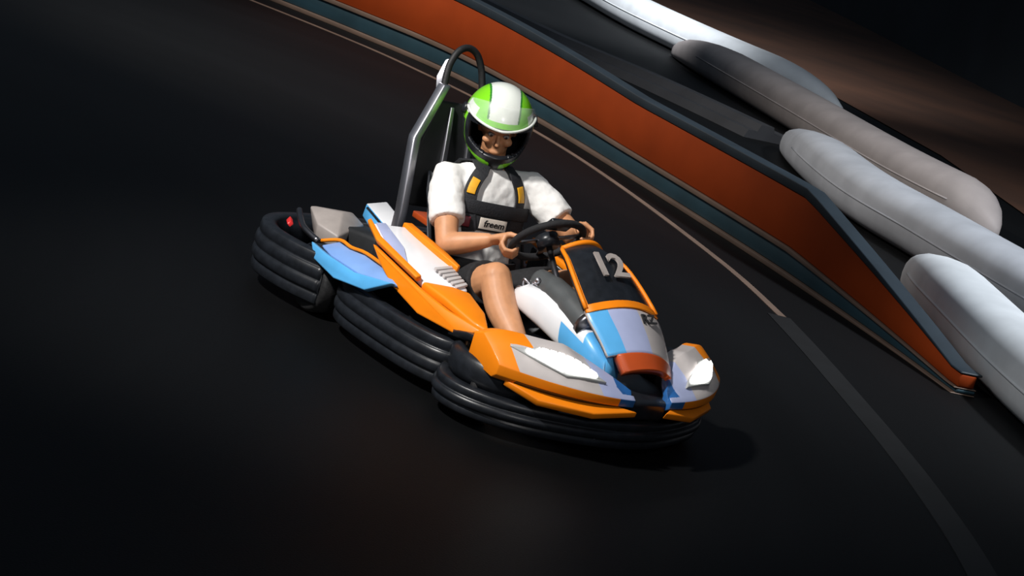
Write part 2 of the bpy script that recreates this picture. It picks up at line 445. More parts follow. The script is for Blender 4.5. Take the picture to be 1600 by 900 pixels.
rb = cr([(-0.56, -0.56, 0), (-0.74, -0.62, 0), (-0.96, -0.62, 0), (-1.11, -0.50, 0), (-1.17, -0.25, 0), (-1.18, 0, 0), (-1.17, 0.25, 0), (-1.11, 0.50, 0), (-0.96, 0.62, 0), (-0.74, 0.62, 0), (-0.56, 0.56, 0)], 6)
sweep('rear_bumper', rb[::-1], ribbed(0.06, 0.28, 0.065, 4), 'black_plastic', KART)
fb = cr([(0.32, -0.50, 0), (0.42, -0.585, 0), (0.56, -0.57, 0), (0.70, -0.44, 0), (0.80, -0.20, 0), (0.83, 0, 0), (0.80, 0.20, 0), (0.70, 0.44, 0), (0.56, 0.57, 0), (0.42, 0.585, 0), (0.32, 0.50, 0)], 6)
sweep('front_bumper', fb, ribbed(0.045, 0.155, 0.06), 'black_plastic', KART)

for s in (-1, 1):
    sk = cr([(0.30, -0.47, 0), (0.37, -0.535, 0), (0.47, -0.56, 0), (0.58, -0.53, 0), (0.68, -0.42, 0), (0.74, -0.30, 0)], 5)
    if s > 0: sk = [(x, -y, z) for x, y, z in sk][::-1]
    sweep('bumper_skirt', sk, [(0.02, 0.145), (0.035, 0.19), (0.03, 0.24), (0.005, 0.262), (-0.02, 0.255), (-0.02, 0.145)], 'black_plastic', KART)
# front wheel guards behind the fairing (black)
for s in (-1, 1):
    pts = [(0.26, s * 0.53, 0.25), (0.40, s * 0.55, 0.29), (0.52, s * 0.54, 0.295), (0.56, s * 0.36, 0.30), (0.40, s * 0.34, 0.30), (0.26, s * 0.36, 0.26)]
    slab('wheel_guard', pts if s > 0 else pts[::-1], 0.03, 'black_plastic', KART, 0.012)

# front fairing: one wing on each side, carrying the headlamp
def wing(s):
    N = 26; rings = []; Y = []
    for i in range(N + 1):
        u = i / N; y = 0.095 + (0.590 - 0.095) * u; Y.append(u)
        xf = 0.905 - 0.25 * u ** 2.2; dep = 0.055 + 0.21 * min(1, u / 0.35) ** 0.8 * (1 - 0.35 * max(0, (u - 0.7) / 0.3) ** 2)
        zt = 0.285 + 0.100 * min(1, u / 0.45) ** 0.9 - 0.03 * max(0, (u - 0.8) / 0.2) ** 2
        zf = 0.262 + 0.022 * u; zl = zf - 0.030 - 0.010 * u
        sec = [(xf - dep, zt - 0.015), (xf - dep * 0.72, zt + 0.004), (xf - dep * 0.42, zt - 0.022 * 1.1), (xf - 0.02, zf + 0.014), (xf, zf), (xf - 0.004, zl), (xf - 0.03, zl - 0.02), (xf - dep, zl)]
        rings.append([(x, 0.022 + s * y, z) for x, z in sec])
    v, f = loft_geo(rings); fm = []
    for i in range(N):
        u = (i + 0.5) / N
        for j in range(8):
            if u > 0.90: k = 1
            elif j == 5: k = 4
            elif j == 4: k = 1 if u > 0.16 else 3
            elif j == 6 or j == 7: k = 4
            elif j == 3: k = 0 if u > 0.3 else 2
            elif u < 0.12: k = 3
            elif u < 0.30: k = 2
            elif u > 0.74 and j in (0, 1): k = 1
            else: k = 0
            fm.append(k)
    fm += [3, 1]
    o = mesh('front_fairing', v, f, ['pale_grey_paint', 'orange', 'lavender_paint', 'deep_blue', 'black_plastic'], KART, True, fm)
    bevel(o, 0.006, 2, 25)
    # lamp lies on the sloping face: point for (u along the span, w across the slope 0 rear .. 1 front)
    def S(u, w, lift=0.004):
        k = u * N; i = min(int(k), N - 1); fr = k - i
        a = [Vector(p) for p in rings[i]]; b = [Vector(p) for p in rings[i + 1]]
        r = [p.lerp(q, fr) for p, q in zip(a, b)]
        q = r[1].lerp(r[3], w); # straight chord over the slope
        mid = r[2]; bul = 4 * w * (1 - w)
        q = q + (mid - (r[1] + r[3]) / 2) * max(0, bul) * 0.6
        return q + V(0.35, 0, 0.94) * lift
    return o, S
def headlamp(s, fairing, S0):
    def S(u, w, lift): return S0(u, w + 0.16, lift)
    # housing outline, pointed at both ends
    out = [(0.90, 0.40), (0.78, 0.38), (0.70, 0.26), (0.58, 0.24), (0.30, 0.50), (0.24, 0.62), (0.42, 0.72), (0.58, 0.78), (0.72, 0.66)]
    pts = [S(u, w, 0.012) for u, w in out]
    if s < 0: pts = pts[::-1]
    h = slab('headlamp', pts, 0.022, 'lamp_lens', fairing, 0.004)
    # glowing bars side by side
    for i in range(9):
        u0 = 0.318 + i * 0.0555; u1 = u0 + 0.041
        def lim(u):
            top = 0.40 if u > 0.74 else (0.28 if u > 0.56 else 0.28 + (0.56 - u) / 0.26 * 0.21)
            bot = 0.62 + (u - 0.30) * 0.52 if u < 0.56 else (0.755 if u < 0.62 else 0.755 - (u - 0.62) * 1.1)
            return top + 0.03, max(bot - 0.03, top + 0.10)
        a0, b0 = lim(u0); a1, b1 = lim(u1)
        q = [S(u0, a0, 0.020), S(u1, a1, 0.020), S(u1, b1, 0.020), S(u0, b0, 0.020)]
        if s > 0: q = q[::-1]
        slab('light_bar', q, 0.010, 'led', fairing, 0.0015)
    return h
for s in (-1, 1):
    o, S = wing(s); headlamp(s, o, S)
    # orange splitter blade under the fairing
    sp = [(0.66, s * 0.53, 0.205), (0.79, s * 0.455, 0.178), (0.895, s * 0.26, 0.175), (0.925, s * 0.07, 0.200), (0.85, s * 0.18, 0.205), (0.73, s * 0.36, 0.210)]
    slab('splitter_blade', sp if s > 0 else sp[::-1], 0.03, 'orange', KART, 0.006)
# dark nose piece joining the wings
slab('nose_bridge', [(0.885, -0.085, 0.245), (0.885, 0.13, 0.245), (0.78, 0.15, 0.285), (0.66, 0.15, 0.285), (0.66, -0.13, 0.285), (0.78, -0.12, 0.285)], 0.08, 'black_plastic', KART, 0.015)

# nose cone panel in front of the steering column: upper black, lower pale
PANEL_LINE = cr([(0.27, 0, 0.685), (0.38, 0, 0.665), (0.56, 0, 0.565), (0.71, 0, 0.465), (0.825, 0, 0.362)], 20)
def panel_pt(u, v, lift=0.0):
    """u -1..1 across (left positive), v 0 top .. 1 bottom"""
    k_ = min(79.999, v * 80); i_ = int(k_)
    c = Vector(PANEL_LINE[i_]).lerp(Vector(PANEL_LINE[i_ + 1]), k_ - i_)
    w = 0.105 + 0.085 * math.sin(min(1, v / 0.62) * math.pi / 2) - 0.045 * max(0, (v - 0.62) / 0.38)
    nrm = V(0.55, 0, 0.83)
    return c + V(0, 0.045 + u * w, 0) + nrm * (lift - 0.055 * u * u)
def panel(name, v0, v1, m, u0=-1, u1=1, lift=0.0, th=0.014, nu=12, nv=14, parent=None, skew=0.0, fm=None):
    vs = []; f = []; fmi = []
    for i in range(nv + 1):
        for j in range(nu + 1):
            u = u0 + (u1 - u0) * j / nu; vv = v0 + (v1 - v0) * i / nv + skew * u
            vs.append(panel_pt(u, min(1, max(0, vv)), lift))
    k = (nu + 1) * (nv + 1)
    for p in list(vs): vs.append(p - V(0.55, 0, 0.83) * th)
    q = lambda i, j: i * (nu + 1) + j
    for i in range(nv):
        for j in range(nu):
            a = (q(i, j), q(i, j + 1), q(i + 1, j + 1), q(i + 1, j)); f.append(a); f.append(tuple(x + k for x in a[::-1]))
            z = fm((i + .5) / nv, u0 + (u1 - u0) * (j + .5) / nu) if fm else 0
            fmi += [z, z]
    edge = [q(0, j) for j in range(nu + 1)] + [q(i, nu) for i in range(1, nv + 1)] + [q(nv, j) for j in range(nu - 1, -1, -1)] + [q(i, 0) for i in range(nv - 1, 0, -1)]
    for a, b in zip(edge, edge[1:] + edge[:1]): f.append((a, b, b + k, a + k)); fmi.append(0)
    return mesh(name, vs, f, m, parent or KART, True, fmi)
up = panel('number_panel', 0.0, 0.56, ['black_plastic', 'orange'], fm=lambda a, u: 1 if (abs(u) > 0.88) else 0, nu=24, nv=20)
lo = panel('nose_panel', 0.575, 0.87, ['pale_grey_paint', 'lavender_paint', 'sky_blue'], skew=0.02, fm=lambda a, u: 2 if u < -0.55 else (1 if -0.55 <= u < 0.2 else 0), nu=24)
panel('nose_tip', 0.87, 1.0, 'red_orange', u0=-0.80, skew=0.02, lift=0.003, th=0.03)
panel('trim_band', 0.53, 0.575, 'orange', lift=0.006, th=0.012)
for s in (-1, 1):
    tube('edge_trim', [panel_pt(s * 1.0, v / 20, 0.006) for v in range(0, 12)], 0.009, 'orange', up, 8)
tube('top_trim', [panel_pt(u / 10, 0.0, 0.004) for u in range(-10, 11)], 0.012, 'orange', up, 8)
# dark grey inner shell of the panel seen beside the column
tube('column_shroud', cr([(0.16, -0.05, 0.475), (0.26, -0.06, 0.475), (0.40, -0.065, 0.455), (0.53, -0.07, 0.425)], 6), [0.050] * 6 + [0.056] * 6 + [0.062] * 7, 'dark_grey', KART, 20)
tube('shroud_collar', [(0.525, -0.07, 0.427), (0.555, -0.071, 0.418)], 0.068, 'steel_dark', KART, 20)
# number and small lettering on the panel
xd = (0, 1, 0); yd = Vector(panel_pt(0, 0.15)) - Vector(panel_pt(0, 0.45))
text('race_number', '12', 0.18, 'warm_grey', up, panel_pt(-0.12, 0.33, 0.012), xd, yd, 0.004, 0.15, bold=0.004)
yd2 = Vector(panel_pt(0, 0.58)) - Vector(panel_pt(0, 0.75))
text('lettering', 'RZ', 0.06, 'ink', lo, panel_pt(0.38, 0.645, 0.008), xd, yd2, 0.003, 0.1, bold=0.001)

# white and blue console between the legs
rings = []
for x, zc, w, h in [(0.10, 0.37, 0.05, 0.03), (0.125, 0.385, 0.09, 0.045), (0.18, 0.40, 0.105, 0.06), (0.30, 0.395, 0.10, 0.075), (0.45, 0.37, 0.088, 0.08), (0.60, 0.335, 0.078, 0.08), (0.74, 0.29, 0.07, 0.07)]:
    r = []
    for k in range(20):
        a = 2 * math.pi * k / 20; ca, sa = math.cos(a), math.sin(a)
        r.append((x - 0.25 * h * sa, -0.085 + w * 0.62 * math.copysign(abs(ca) ** 0.7, ca), zc + h * math.copysign(abs(sa) ** 0.7, sa)))
    rings.append(r)
v, f = loft_geo(rings); fm = []
for i in range(6):
    for k in range(20):
        blue = k in (19, 0, 1, 2) or (k in (9, 10, 11) and i > 3) or i == 5
        fm.append(1 if blue else 0)
mesh('leg_console', v, f, ['white_paint', 'sky_blue'], KART, True, fm + [0, 1])
for s in (-1, 1):
    tube('console_strut', [(0.50, -0.085 + s * 0.02, 0.32), (0.50, -0.085 + s * 0.02, 0.06)], 0.014, 'steel_dark', KART, 8)

# steering column, wheel and pedals
WC = V(0.075, 0, 0.625); WN = V(-0.72, 0, 0.69).normalized(); WA = V(0, 1, 0); WB = WN.cross(WA) * -1
if WB.z < 0: WB = -WB
tube('steering_column', [WC - WN * 0.02, V(0.30, 0, 0.40), V(0.52, 0, 0.19)], 0.013, 'steel_dark', KART, 12)
STEER = math.radians(-24)
def rim_pt(a, r=0.150): return WC + WA * (r * math.cos(a)) + WB * (r * math.sin(a))
rimp = [rim_pt(2 * math.pi * k / 48) for k in range(49)]
sw = tube('steering_wheel', rimp, 0.0155, 'black_cloth', KART, 12)
for a in (0.0, math.pi, -math.pi / 2):
    d = STEER * -1 + a
    slab('wheel_spoke', [rim_pt(d + 0.10, 0.15), rim_pt(d + 0.45, 0.03), rim_pt(d - 0.45, 0.03), rim_pt(d - 0.10, 0.15)], 0.008, 'steel_dark', sw, 0.002)
v, f = tube_geo([WC - WN * 0.03, WC + WN * 0.018], 0.048, 20); mesh('wheel_boss', v, f, 'black_plastic', sw, True)
slab('display_unit', [WC + WA * -0.055 + WB * 0.06 + WN * 0.012, WC + WA * 0.055 + WB * 0.06 + WN * 0.012, WC + WA * 0.055 + WB * 0.115 + WN * 0.012, WC + WA * -0.055 + WB * 0.115 + WN * 0.012], 0.03, 'black_plastic', sw, 0.006)
for s in (-1, 1):
    p = tube('pedal', cr([(0.50, s * 0.17, 0.075), (0.57, s * 0.18, 0.18), (0.60, s * 0.18, 0.27)], 5), 0.009, 'steel_dark', KART, 8)
    slab('pedal_pad', [(0.585, s * 0.18 - 0.035, 0.20), (0.585, s * 0.18 + 0.035, 0.20), (0.60, s * 0.18 + 0.035, 0.28), (0.60, s * 0.18 - 0.035, 0.28)], 0.012, 'silver', p, 0.003)
# bright brake and throttle lines beside the column
tube('control_line', cr([(0.10, -0.08, 0.43), (0.12, -0.10, 0.465), (0.16, -0.085, 0.45), (0.19, -0.105, 0.475), (0.23, -0.095, 0.46), (0.25, -0.11, 0.42)], 6), 0.0065, 'silver', KART, 8)
tube('control_line', cr([(0.08, -0.10, 0.40), (0.13, -0.12, 0.435), (0.18, -0.11, 0.425), (0.24, -0.12, 0.45)], 6), 0.0055, 'silver', KART, 8)
tube('lock_lever', [(0.19, -0.09, 0.48), (0.22, -0.115, 0.495)], 0.012, 'silver', KART, 10)

# side pods: tall orange and white shell beside the seat
for s in (-1, 1):
    def P(*a): return [(x, s * y, z) for x, y, z in (a if s > 0 else a[::-1])]
    # dark core box of the pod
    slab('pod_core', P((-0.42, 0.48, 0.44), (0.16, 0.49, 0.34), (0.30, 0.49, 0.28), (0.24, 0.38, 0.30), (0.08, 0.35, 0.37), (-0.12, 0.335, 0.44), (-0.40, 0.34, 0.465))[::-1], 0, 'black_matte', KART, 0.01, push=(0, 0, -0.22))
    top = slab('pod_top', P((-0.44, 0.50, 0.475), (-0.30, 0.535, 0.44), (0.02, 0.53, 0.385), (0.17, 0.50, 0.365), (0.12, 0.37, 0.395), (-0.02, 0.345, 0.435), (-0.12, 0.34, 0.455), (-0.38, 0.345, 0.49))[::-1], 0.03, 'white_paint', KART, 0.008)
    top.data.materials.clear(); mats(top, 'white_paint')
    # lavender strip along the outside, orange lip along the seat and along the crease
    slab('lavender_stripe', P((-0.425, 0.492, 0.482), (-0.30, 0.522, 0.451), (-0.10, 0.525, 0.414), (-0.22, 0.475, 0.447), (-0.41, 0.455, 0.488))[::-1], 0.006, 'lavender_paint', top, 0.001)
    slab('seat_side_lip', P((-0.40, 0.375, 0.505), (-0.12, 0.365, 0.472), (0.0, 0.352, 0.452), (-0.02, 0.325, 0.452), (-0.12, 0.325, 0.470), (-0.40, 0.33, 0.505))[::-1], 0.03, 'orange', top, 0.006)
    slab('crease_lip', P((-0.45, 0.495, 0.472), (-0.30, 0.530, 0.440), (0.02, 0.528, 0.388), (0.02, 0.553, 0.378), (-0.30, 0.552, 0.425), (-0.45, 0.512, 0.462))[::-1], 0.025, 'orange', top, 0.005)
    # pale louvred corner
    for i in range(6):
        x = -0.03 + i * 0.026
        slab('louvre', P((x, 0.445 - 0.004 * i, 0.432 - 0.0055 * i), (x + 0.016, 0.445 - 0.004 * i, 0.428 - 0.0055 * i), (x + 0.010, 0.36 + 0.002 * i, 0.440 - 0.005 * i), (x - 0.006, 0.36 + 0.002 * i, 0.444 - 0.005 * i))[::-1], 0.01, 'pale_grey_paint', top, 0.001)
    slab('pod_nose', P((0.02, 0.53, 0.388), (0.17, 0.515, 0.372), (0.36, 0.50, 0.345), (0.43, 0.465, 0.335), (0.30, 0.40, 0.365), (0.145, 0.375, 0.395), (0.10, 0.43, 0.40))[::-1], 0.05, 'orange', KART, 0.012)
    slab('pod_side', P((-0.33, 0.556, 0.418), (-0.26, 0.562, 0.412), (0.04, 0.562, 0.368), (0.24, 0.545, 0.345), (0.42, 0.49, 0.330), (0.34, 0.535, 0.275), (0.10, 0.575, 0.275), (-0.10, 0.580, 0.318), (-0.22, 0.572, 0.365)), 0.03, 'orange', KART, 0.008)
    # sky blue panel ahead of the rear wheel
    bl = slab('rear_pod_panel', P((-0.67, 0.585, 0.295), (-0.60, 0.60, 0.24), (-0.40, 0.62, 0.225), (-0.18, 0.615, 0.255), (-0.05, 0.585, 0.335), (-0.30, 0.60, 0.29), (-0.52, 0.60, 0.29)), 0.03, 'sky_blue', KART, 0.006)
    slab('rear_pod_top', P((-0.63, 0.585, 0.302), (-0.52, 0.603, 0.293), (-0.30, 0.603, 0.293), (-0.05, 0.587, 0.338), (-0.22, 0.535, 0.345), (-0.40, 0.52, 0.345), (-0.50, 0.53, 0.335), (-0.58, 0.535, 0.34))[::-1], 0.02, 'blue_top_sheen', bl, 0.006)  # violet tone puts the top face's reflected light into its colour
    tube('orange_edge', [(x, s * y, z) for x, y, z in cr([(-0.66, 0.57, 0.312), (-0.58, 0.532, 0.345), (-0.50, 0.526, 0.342), (-0.40, 0.516, 0.352), (-0.22, 0.531, 0.352)], 4)], 0.008, 'orange', bl, 8)

# battery box and rear bodywork
slab('battery_box', [(-0.98, -0.34, 0.32), (-0.62, -0.32, 0.36), (-0.62, 0.32, 0.36), (-0.98, 0.34, 0.32)], 0, 'black_matte', KART, 0.02, push=(0, 0, -0.24))
for s in (-1, 1):
    def P(*a): return [(x, s * y, z) for x, y, z in (a if s > 0 else a[::-1])]
    # facetted grey rear corner cover
    A, B, Cc, D, E_, F_ = (-1.06, 0.40, 0.355), (-0.98, 0.22, 0.365), (-0.90, 0.20, 0.335), (-0.76, 0.42, 0.31), (-0.88, 0.46, 0.325), (-0.93, 0.31, 0.375)
    v = [A, B, Cc, D, E_, F_, (-1.02, 0.38, 0.26), (-0.95, 0.22, 0.26), (-0.88, 0.22, 0.25), (-0.77, 0.41, 0.25), (-0.88, 0.45, 0.25)]
    v = [(x, s * y, z) for x, y, z in v]
    fc = [(0, 1, 5), (1, 2, 5), (2, 3, 5), (3, 4, 5), (4, 0, 5), (0, 6, 7, 1), (1, 7, 8, 2), (2, 8, 9, 3), (3, 9, 10, 4), (4, 10, 6, 0), (6, 10, 9, 8, 7)]
    o = mesh('rear_cover', v, fc, 'warm_grey', KART); bevel(o, 0.008, 2, 12)
    # rail and red lamp on the rear corner
    tube('cover_rail', [(x, s * y, z) for x, y, z in cr([(-1.10, 0.42, 0.315), (-0.98, 0.48, 0.305), (-0.86, 0.53, 0.30), (-0.74, 0.53, 0.285)], 5)], 0.014, 'steel_dark', KART, 10)
    slab('tail_lamp', P((-1.04, 0.50, 0.30), (-0.98, 0.53, 0.295), (-0.98, 0.545, 0.28), (-1.04, 0.515, 0.28)), 0.02, 'red_lens', KART, 0.003)
    # mudguard over the rear wheel
    rings = []
    for i in range(9):
        a = math.radians(35 + i * 16); rr = 0.165
        rings.append([(-0.64 + rr * math.cos(a), s * y, 0.14 + rr * math.sin(a) + dz) for y, dz in ((0.40, 0), (0.59, -0.006), (0.59, -0.018), (0.40, -0.012))])
    v, f = loft_geo(rings); bevel(mesh('mudguard', v, f, 'black_plastic', KART, True), 0.004)
# white and blue fin on the battery box
v = [(-1.04, -0.12, 0.40), (-1.00, -0.04, 0.43), (-0.72, -0.11, 0.405), (-0.74, -0.19, 0.375), (-1.02, -0.14, 0.345), (-0.97, -0.03, 0.31), (-0.72, -0.10, 0.31), (-0.77, -0.22, 0.32)]
o = mesh('rear_fin', v, [(0, 1, 2, 3), (0, 3, 7, 4), (1, 0, 4, 5), (2, 1, 5, 6), (3, 2, 6, 7), (4, 7, 6, 5)], ['white_paint', 'sky_blue'], KART, False, [0, 1, 1, 0, 1, 1]); bevel(o, 0.006, 2)
slab('fin_stripe', [(-1.005, -0.129, 0.392), (-0.755, -0.189, 0.372), (-0.757, -0.197, 0.366), (-1.01, -0.135, 0.384)], 0.004, 'black_plastic', o, 0.001)
slab('orange_plate', [(-0.94, 0.07, 0.39), (-0.72, 0.02, 0.40), (-0.72, 0.16, 0.40), (-0.94, 0.18, 0.39)][::-1], 0.03, 'red_orange', KART, 0.006)

# bucket seat
rings = []
for x, z, w, d in [(-0.02, 0.16, 0.20, 0.06), (-0.16, 0.135, 0.225, 0.10), (-0.32, 0.15, 0.235, 0.16), (-0.45, 0.26, 0.25, 0.22), (-0.53, 0.42, 0.255, 0.22), (-0.58, 0.56, 0.215, 0.12), (-0.61, 0.66, 0.18, 0.06)]:
    r = []
    for k in range(17):
        q = -1 + 2 * k / 16
        lift = d * abs(q) ** 2.6
        r.append(V(x, q * w, z) + V(0.62, 0, 0.55) * lift if z > 0.2 else V(x, q * w, z + lift))
    rings.append(r)
nr = len(rings); sm = []
for i in range(nr - 1):
    for k in range(4):
        t = k / 4; sm.append([Vector(a).lerp(Vector(b), t) for a, b in zip(rings[i], rings[i + 1])])
sm.append(rings[-1])
v = [p for r in sm for p in r]; f = []
for i in range(len(sm) - 1):
    for j in range(16): f.append((i * 17 + j, i * 17 + j + 1, (i + 1) * 17 + j + 1, (i + 1) * 17 + j))
seat = mesh('seat', v, f, 'seat_grey', KART, True)
md = seat.modifiers.new('th', 'SOLIDIFY'); md.thickness = 0.012; md.offset = 0
edge = [r[0] for r in sm] ; tube('seat_rim', edge, 0.008, 'black_plastic', seat, 8)
edge = [r[-1] for r in sm]; tube('seat_rim', edge, 0.008, 'black_plastic', seat, 8)

# roll bar: silver flat posts, black padded hoop, dark head pad
def post(s):
    p = [(-0.60, s * 0.245, 0.30), (-0.61, s * 0.245, 0.50), (-0.655, s * 0.245, 0.79), (-0.67, s * 0.235, 0.815), (-0.715, s * 0.14, 0.99), (-0.735, s * 0.105, 1.05)]
    rings = []
    for i, q in enumerate(p):
        q = Vector(q); hw, hd = 0.019, 0.024
        rings.append([q + V(-hd, -hw, 0), q + V(hd, -hw, 0), q + V(hd, hw, 0), q + V(-hd, hw, 0)])
    v, f = loft_geo(rings); o = mesh('roll_bar_post', v, f, 'silver', KART); bevel(o, 0.006, 2); return o
for s in (-1, 1): post(s)
hp = [(-0.735, -0.105, 1.03), (-0.75, -0.10, 1.08), (-0.765, -0.085, 1.14), (-0.775, -0.05, 1.195), (-0.78, 0.0, 1.215), (-0.775, 0.05, 1.195), (-0.765, 0.085, 1.14), (-0.75, 0.10, 1.08), (-0.735, 0.105, 1.03)]
tube('roll_hoop', cr(hp, 6), 0.0155, 'rubber', KART, 14)
slab('hoop_plate', [(-0.758, -0.125, 1.00), (-0.745, -0.105, 1.02), (-0.772, -0.085, 1.16), (-0.790, -0.098, 1.145), (-0.785, -0.125, 1.07)], 0.008, 'silver', KART, 0.002)
hr = slab('head_pad', [(-0.625, -0.225, 0.52), (-0.665, -0.205, 0.78), (-0.715, -0.12, 0.98), (-0.715, 0.12, 0.98), (-0.665, 0.205, 0.78), (-0.625, 0.225, 0.52)][::-1], 0.05, 'black_matte', KART, 0.015)
for s in (-1, 1):
    slab('pad_glint', [(-0.612, s * 0.055, 0.55), (-0.655, s * 0.05, 0.78), (-0.70, s * 0.045, 0.96), (-0.70, s * 0.065, 0.96), (-0.655, s * 0.075, 0.78), (-0.612, s * 0.085, 0.55)][::-s], 0.02, 'silver', hr, 0.004)  # silver strips stand in for the highlight along the pad edge

# ------------------------------------------------------------------ the driver
PER = empty('person', (-0.30, 0, 0.16))
PI_ = Matrix.Translation((0.30, 0, -0.16))
tag(PER, 'driver in white t-shirt, black shorts and lime green helmet, hands on the steering wheel', 'person')
def loc(g): return [PI_ @ Vector(p) for p in g[0]], g[1]

# torso described by rings so that the belts can follow it: (centre, half width, half depth, yaw)
TR = [((-0.30, 0, 0.20), 0.165, 0.115, 0), ((-0.345, 0, 0.32), 0.160, 0.112, -3), ((-0.385, 0, 0.45), 0.165, 0.112, -7), ((-0.405, 0.002, 0.57), 0.178, 0.118, -11), ((-0.41, 0.006, 0.67), 0.185, 0.112, -14), ((-0.415, 0.010, 0.745), 0.150, 0.090, -15), ((-0.42, 0.012, 0.80), 0.085, 0.070, -16)]
TS = cr([(*c, a, b, y) for c, a, b, y in TR], 6)
def torso_pt(t, q, off=0.0):
    """t 0 hip .. 1 neck, q -1 (driver's right) .. 1 (left), on the front"""
    k = max(0, min(len(TS) - 1.001, t * (len(TS) - 1))); i = int(k); fr = k - i
    r = [a + (b - a) * fr for a, b in zip(TS[i], TS[i + 1])]
    y = math.radians(r[5]); fwd = V(math.cos(y), math.sin(y), 0.12).normalized(); lef = V(-math.sin(y), math.cos(y), 0)
    n = 2.4
    d = (1 - min(1, abs(q)) ** n) ** (1 / n)
    return V(*r[:3]) + lef * ((r[3] + off) * q) + fwd * ((r[4] + off) * d)
def torso_geo(off, t0=0, t1=1):
    rings = []
    for r in TS[int(t0 * (len(TS) - 1)):int(t1 * (len(TS) - 1)) + 1]:
        y = math.radians(r[5]); fwd = V(math.cos(y), math.sin(y), 0.12).normalized(); lef = V(-math.sin(y), math.cos(y), 0)
        ring = []
        for k in range(28):
            a = 2 * math.pi * k / 28; ca, sa = math.cos(a), math.sin(a); e = 2 / 2.4
            ring.append(V(*r[:3]) + lef * ((r[3] + off) * math.copysign(abs(ca) ** e, ca)) + fwd * ((r[4] + off) * math.copysign(abs(sa) ** e, sa)))
        rings.append(ring)
    return loft_geo(rings)
SH = {-1: V(-0.455, -0.165, 0.705), 1: V(-0.345, 0.180, 0.735)}
EL = {-1: V(-0.215, -0.270, 0.480), 1: V(-0.115, 0.315, 0.600)}
GR = {}
# where the hands hold the rim: right hand low, left hand high (wheel turned to the right)
for s, a in ((-1, math.pi + 0.60), (1, 0.42)):
    GR[s] = a
body = [torso_geo(-0.006)]
def limb(pts, rad): return tube_geo(cr([(*p, r) for p, r in zip(pts, rad)], 5) and [q[:3] for q in cr([(*p, r) for p, r in zip(pts, rad)], 5)], [q[3] for q in cr([(*p, r) for p, r in zip(pts, rad)], 5)], 16, True, True)
WR = {}
for s in (-1, 1):
    a = GR[s]; G = rim_pt(a, 0.150); O = (G - WC).normalized(); T = WN.cross(O).normalized()
    if T.z < 0: T = -T
    toel = (EL[s] - G).normalized()
    W_ = G + toel * 0.088 + WN * 0.030 + O * 0.012
    WR[s] = W_
    # arm
    body.append(limb([SH[s], SH[s].lerp(EL[s], 0.5) + V(0, s * 0.006, 0), EL[s]], [0.060, 0.055, 0.046]))
    body.append(limb([EL[s], EL[s].lerp(W_, 0.35), W_], [0.046, 0.047, 0.031]))
    # hand: four metacarpals and fingers closing round the rim, thumb on the inner side
    for k in range(4):
        Gk = G + T * ((1.5 - k) * 0.0205)
        L = (1.0, 1.08, 1.02, 0.86)[k]
        def c(th, rho): th = math.radians(th); return Gk + O * (rho * math.cos(th)) + WN * (rho * math.sin(th))
        kn = c(66, 0.044)
        body.append(tube_geo([W_ + T * ((1.5 - k) * 0.009), W_.lerp(kn, 0.55) + T * ((1.5 - k) * 0.004), kn], [0.015, 0.0145, 0.0125], 10, True, True))
        body.append(tube_geo([kn, c(15, 0.043 * L), c(-28, 0.040 * L), c(-80, 0.033), c(-128, 0.028)], [0.0115, 0.0105, 0.0100, 0.0092, 0.0080], 10, True, True))
    def c(th, rho, d): th = math.radians(th); return G + T * d + O * (rho * math.cos(th)) + WN * (rho * math.sin(th))
    body.append(tube_geo([W_ + T * 0.010, c(95, 0.043, 0.030), c(140, 0.034, 0.044), c(180, 0.029, 0.050)], [0.017, 0.0135, 0.011, 0.009], 10, True, True))
HIP = {s: V(-0.27, s * 0.095, 0.225) for s in (-1, 1)}
KN = {-1: V(0.045, -0.185, 0.435), 1: V(0.06, 0.19, 0.44)}
AN = {-1: V(0.405, -0.205, 0.165), 1: V(0.42, 0.205, 0.165)}
for s in (-1, 1):
    h, k, a = HIP[s], KN[s], AN[s]
    body.append(limb([h, h.lerp(k, 0.45) + V(0, 0, 0.012), h.lerp(k, 0.85), k], [0.094, 0.088, 0.074, 0.067]))
    body.append(limb([k, k.lerp(a, 0.30) + V(-0.016, 0, -0.012), k.lerp(a, 0.65), a], [0.065, 0.066, 0.050, 0.040]))
    body.append(limb([a, a + V(0.10, 0, 0.03)], [0.036, 0.028]))
# neck and head (turned towards the inside of the bend, chin down)
HC = V(-0.435, 0.0, 0.955)
HR = Matrix.Rotation(math.radians(-30), 3, 'Z') @ Matrix.Rotation(math.radians(15), 3, 'Y') @ Matrix.Rotation(math.radians(4), 3, 'X')
hx, hy, hz = HR @ V(1, 0, 0), HR @ V(0, 1, 0), HR @ V(0, 0, 1)
def hp_(x, y, z): return HC + hx * x + hy * y + hz * z
body.append(limb([V(-0.42, 0.01, 0.77), HC - hz * 0.07], [0.058, 0.056]))
body.append(ell_geo(hp_(-0.005, 0, 0.025), hx * 0.098, hy * 0.076, hz * 0.105))
body.append(ell_geo(hp_(0.030, 0, -0.055), hx * 0.062, hy * 0.058, hz * 0.066))
body.append(limb([hp_(0.094, 0, 0.000), hp_(0.112, 0, -0.030)], [0.007, 0.011]))            # nose
body.append(ell_geo(hp_(0.105, 0, -0.036), hx * 0.011, hy * 0.015, hz * 0.008))
body.append(limb([hp_(0.082, -0.040, 0.026), hp_(0.093, 0, 0.024), hp_(0.082, 0.040, 0.026)], [0.012, 0.013, 0.012]))   # brow
for s in (-1, 1):
    body.append(ell_geo(hp_(0.072, s * 0.042, -0.026), hx * 0.024, hy * 0.024, hz * 0.020))   # cheek
    body.append(ell_geo(hp_(0.0, s * 0.076, 0.0), hx * 0.020, hy * 0.012, hz * 0.030))        # ear
body.append(ell_geo(hp_(0.086, 0, -0.075), hx * 0.014, hy * 0.026, hz * 0.012))
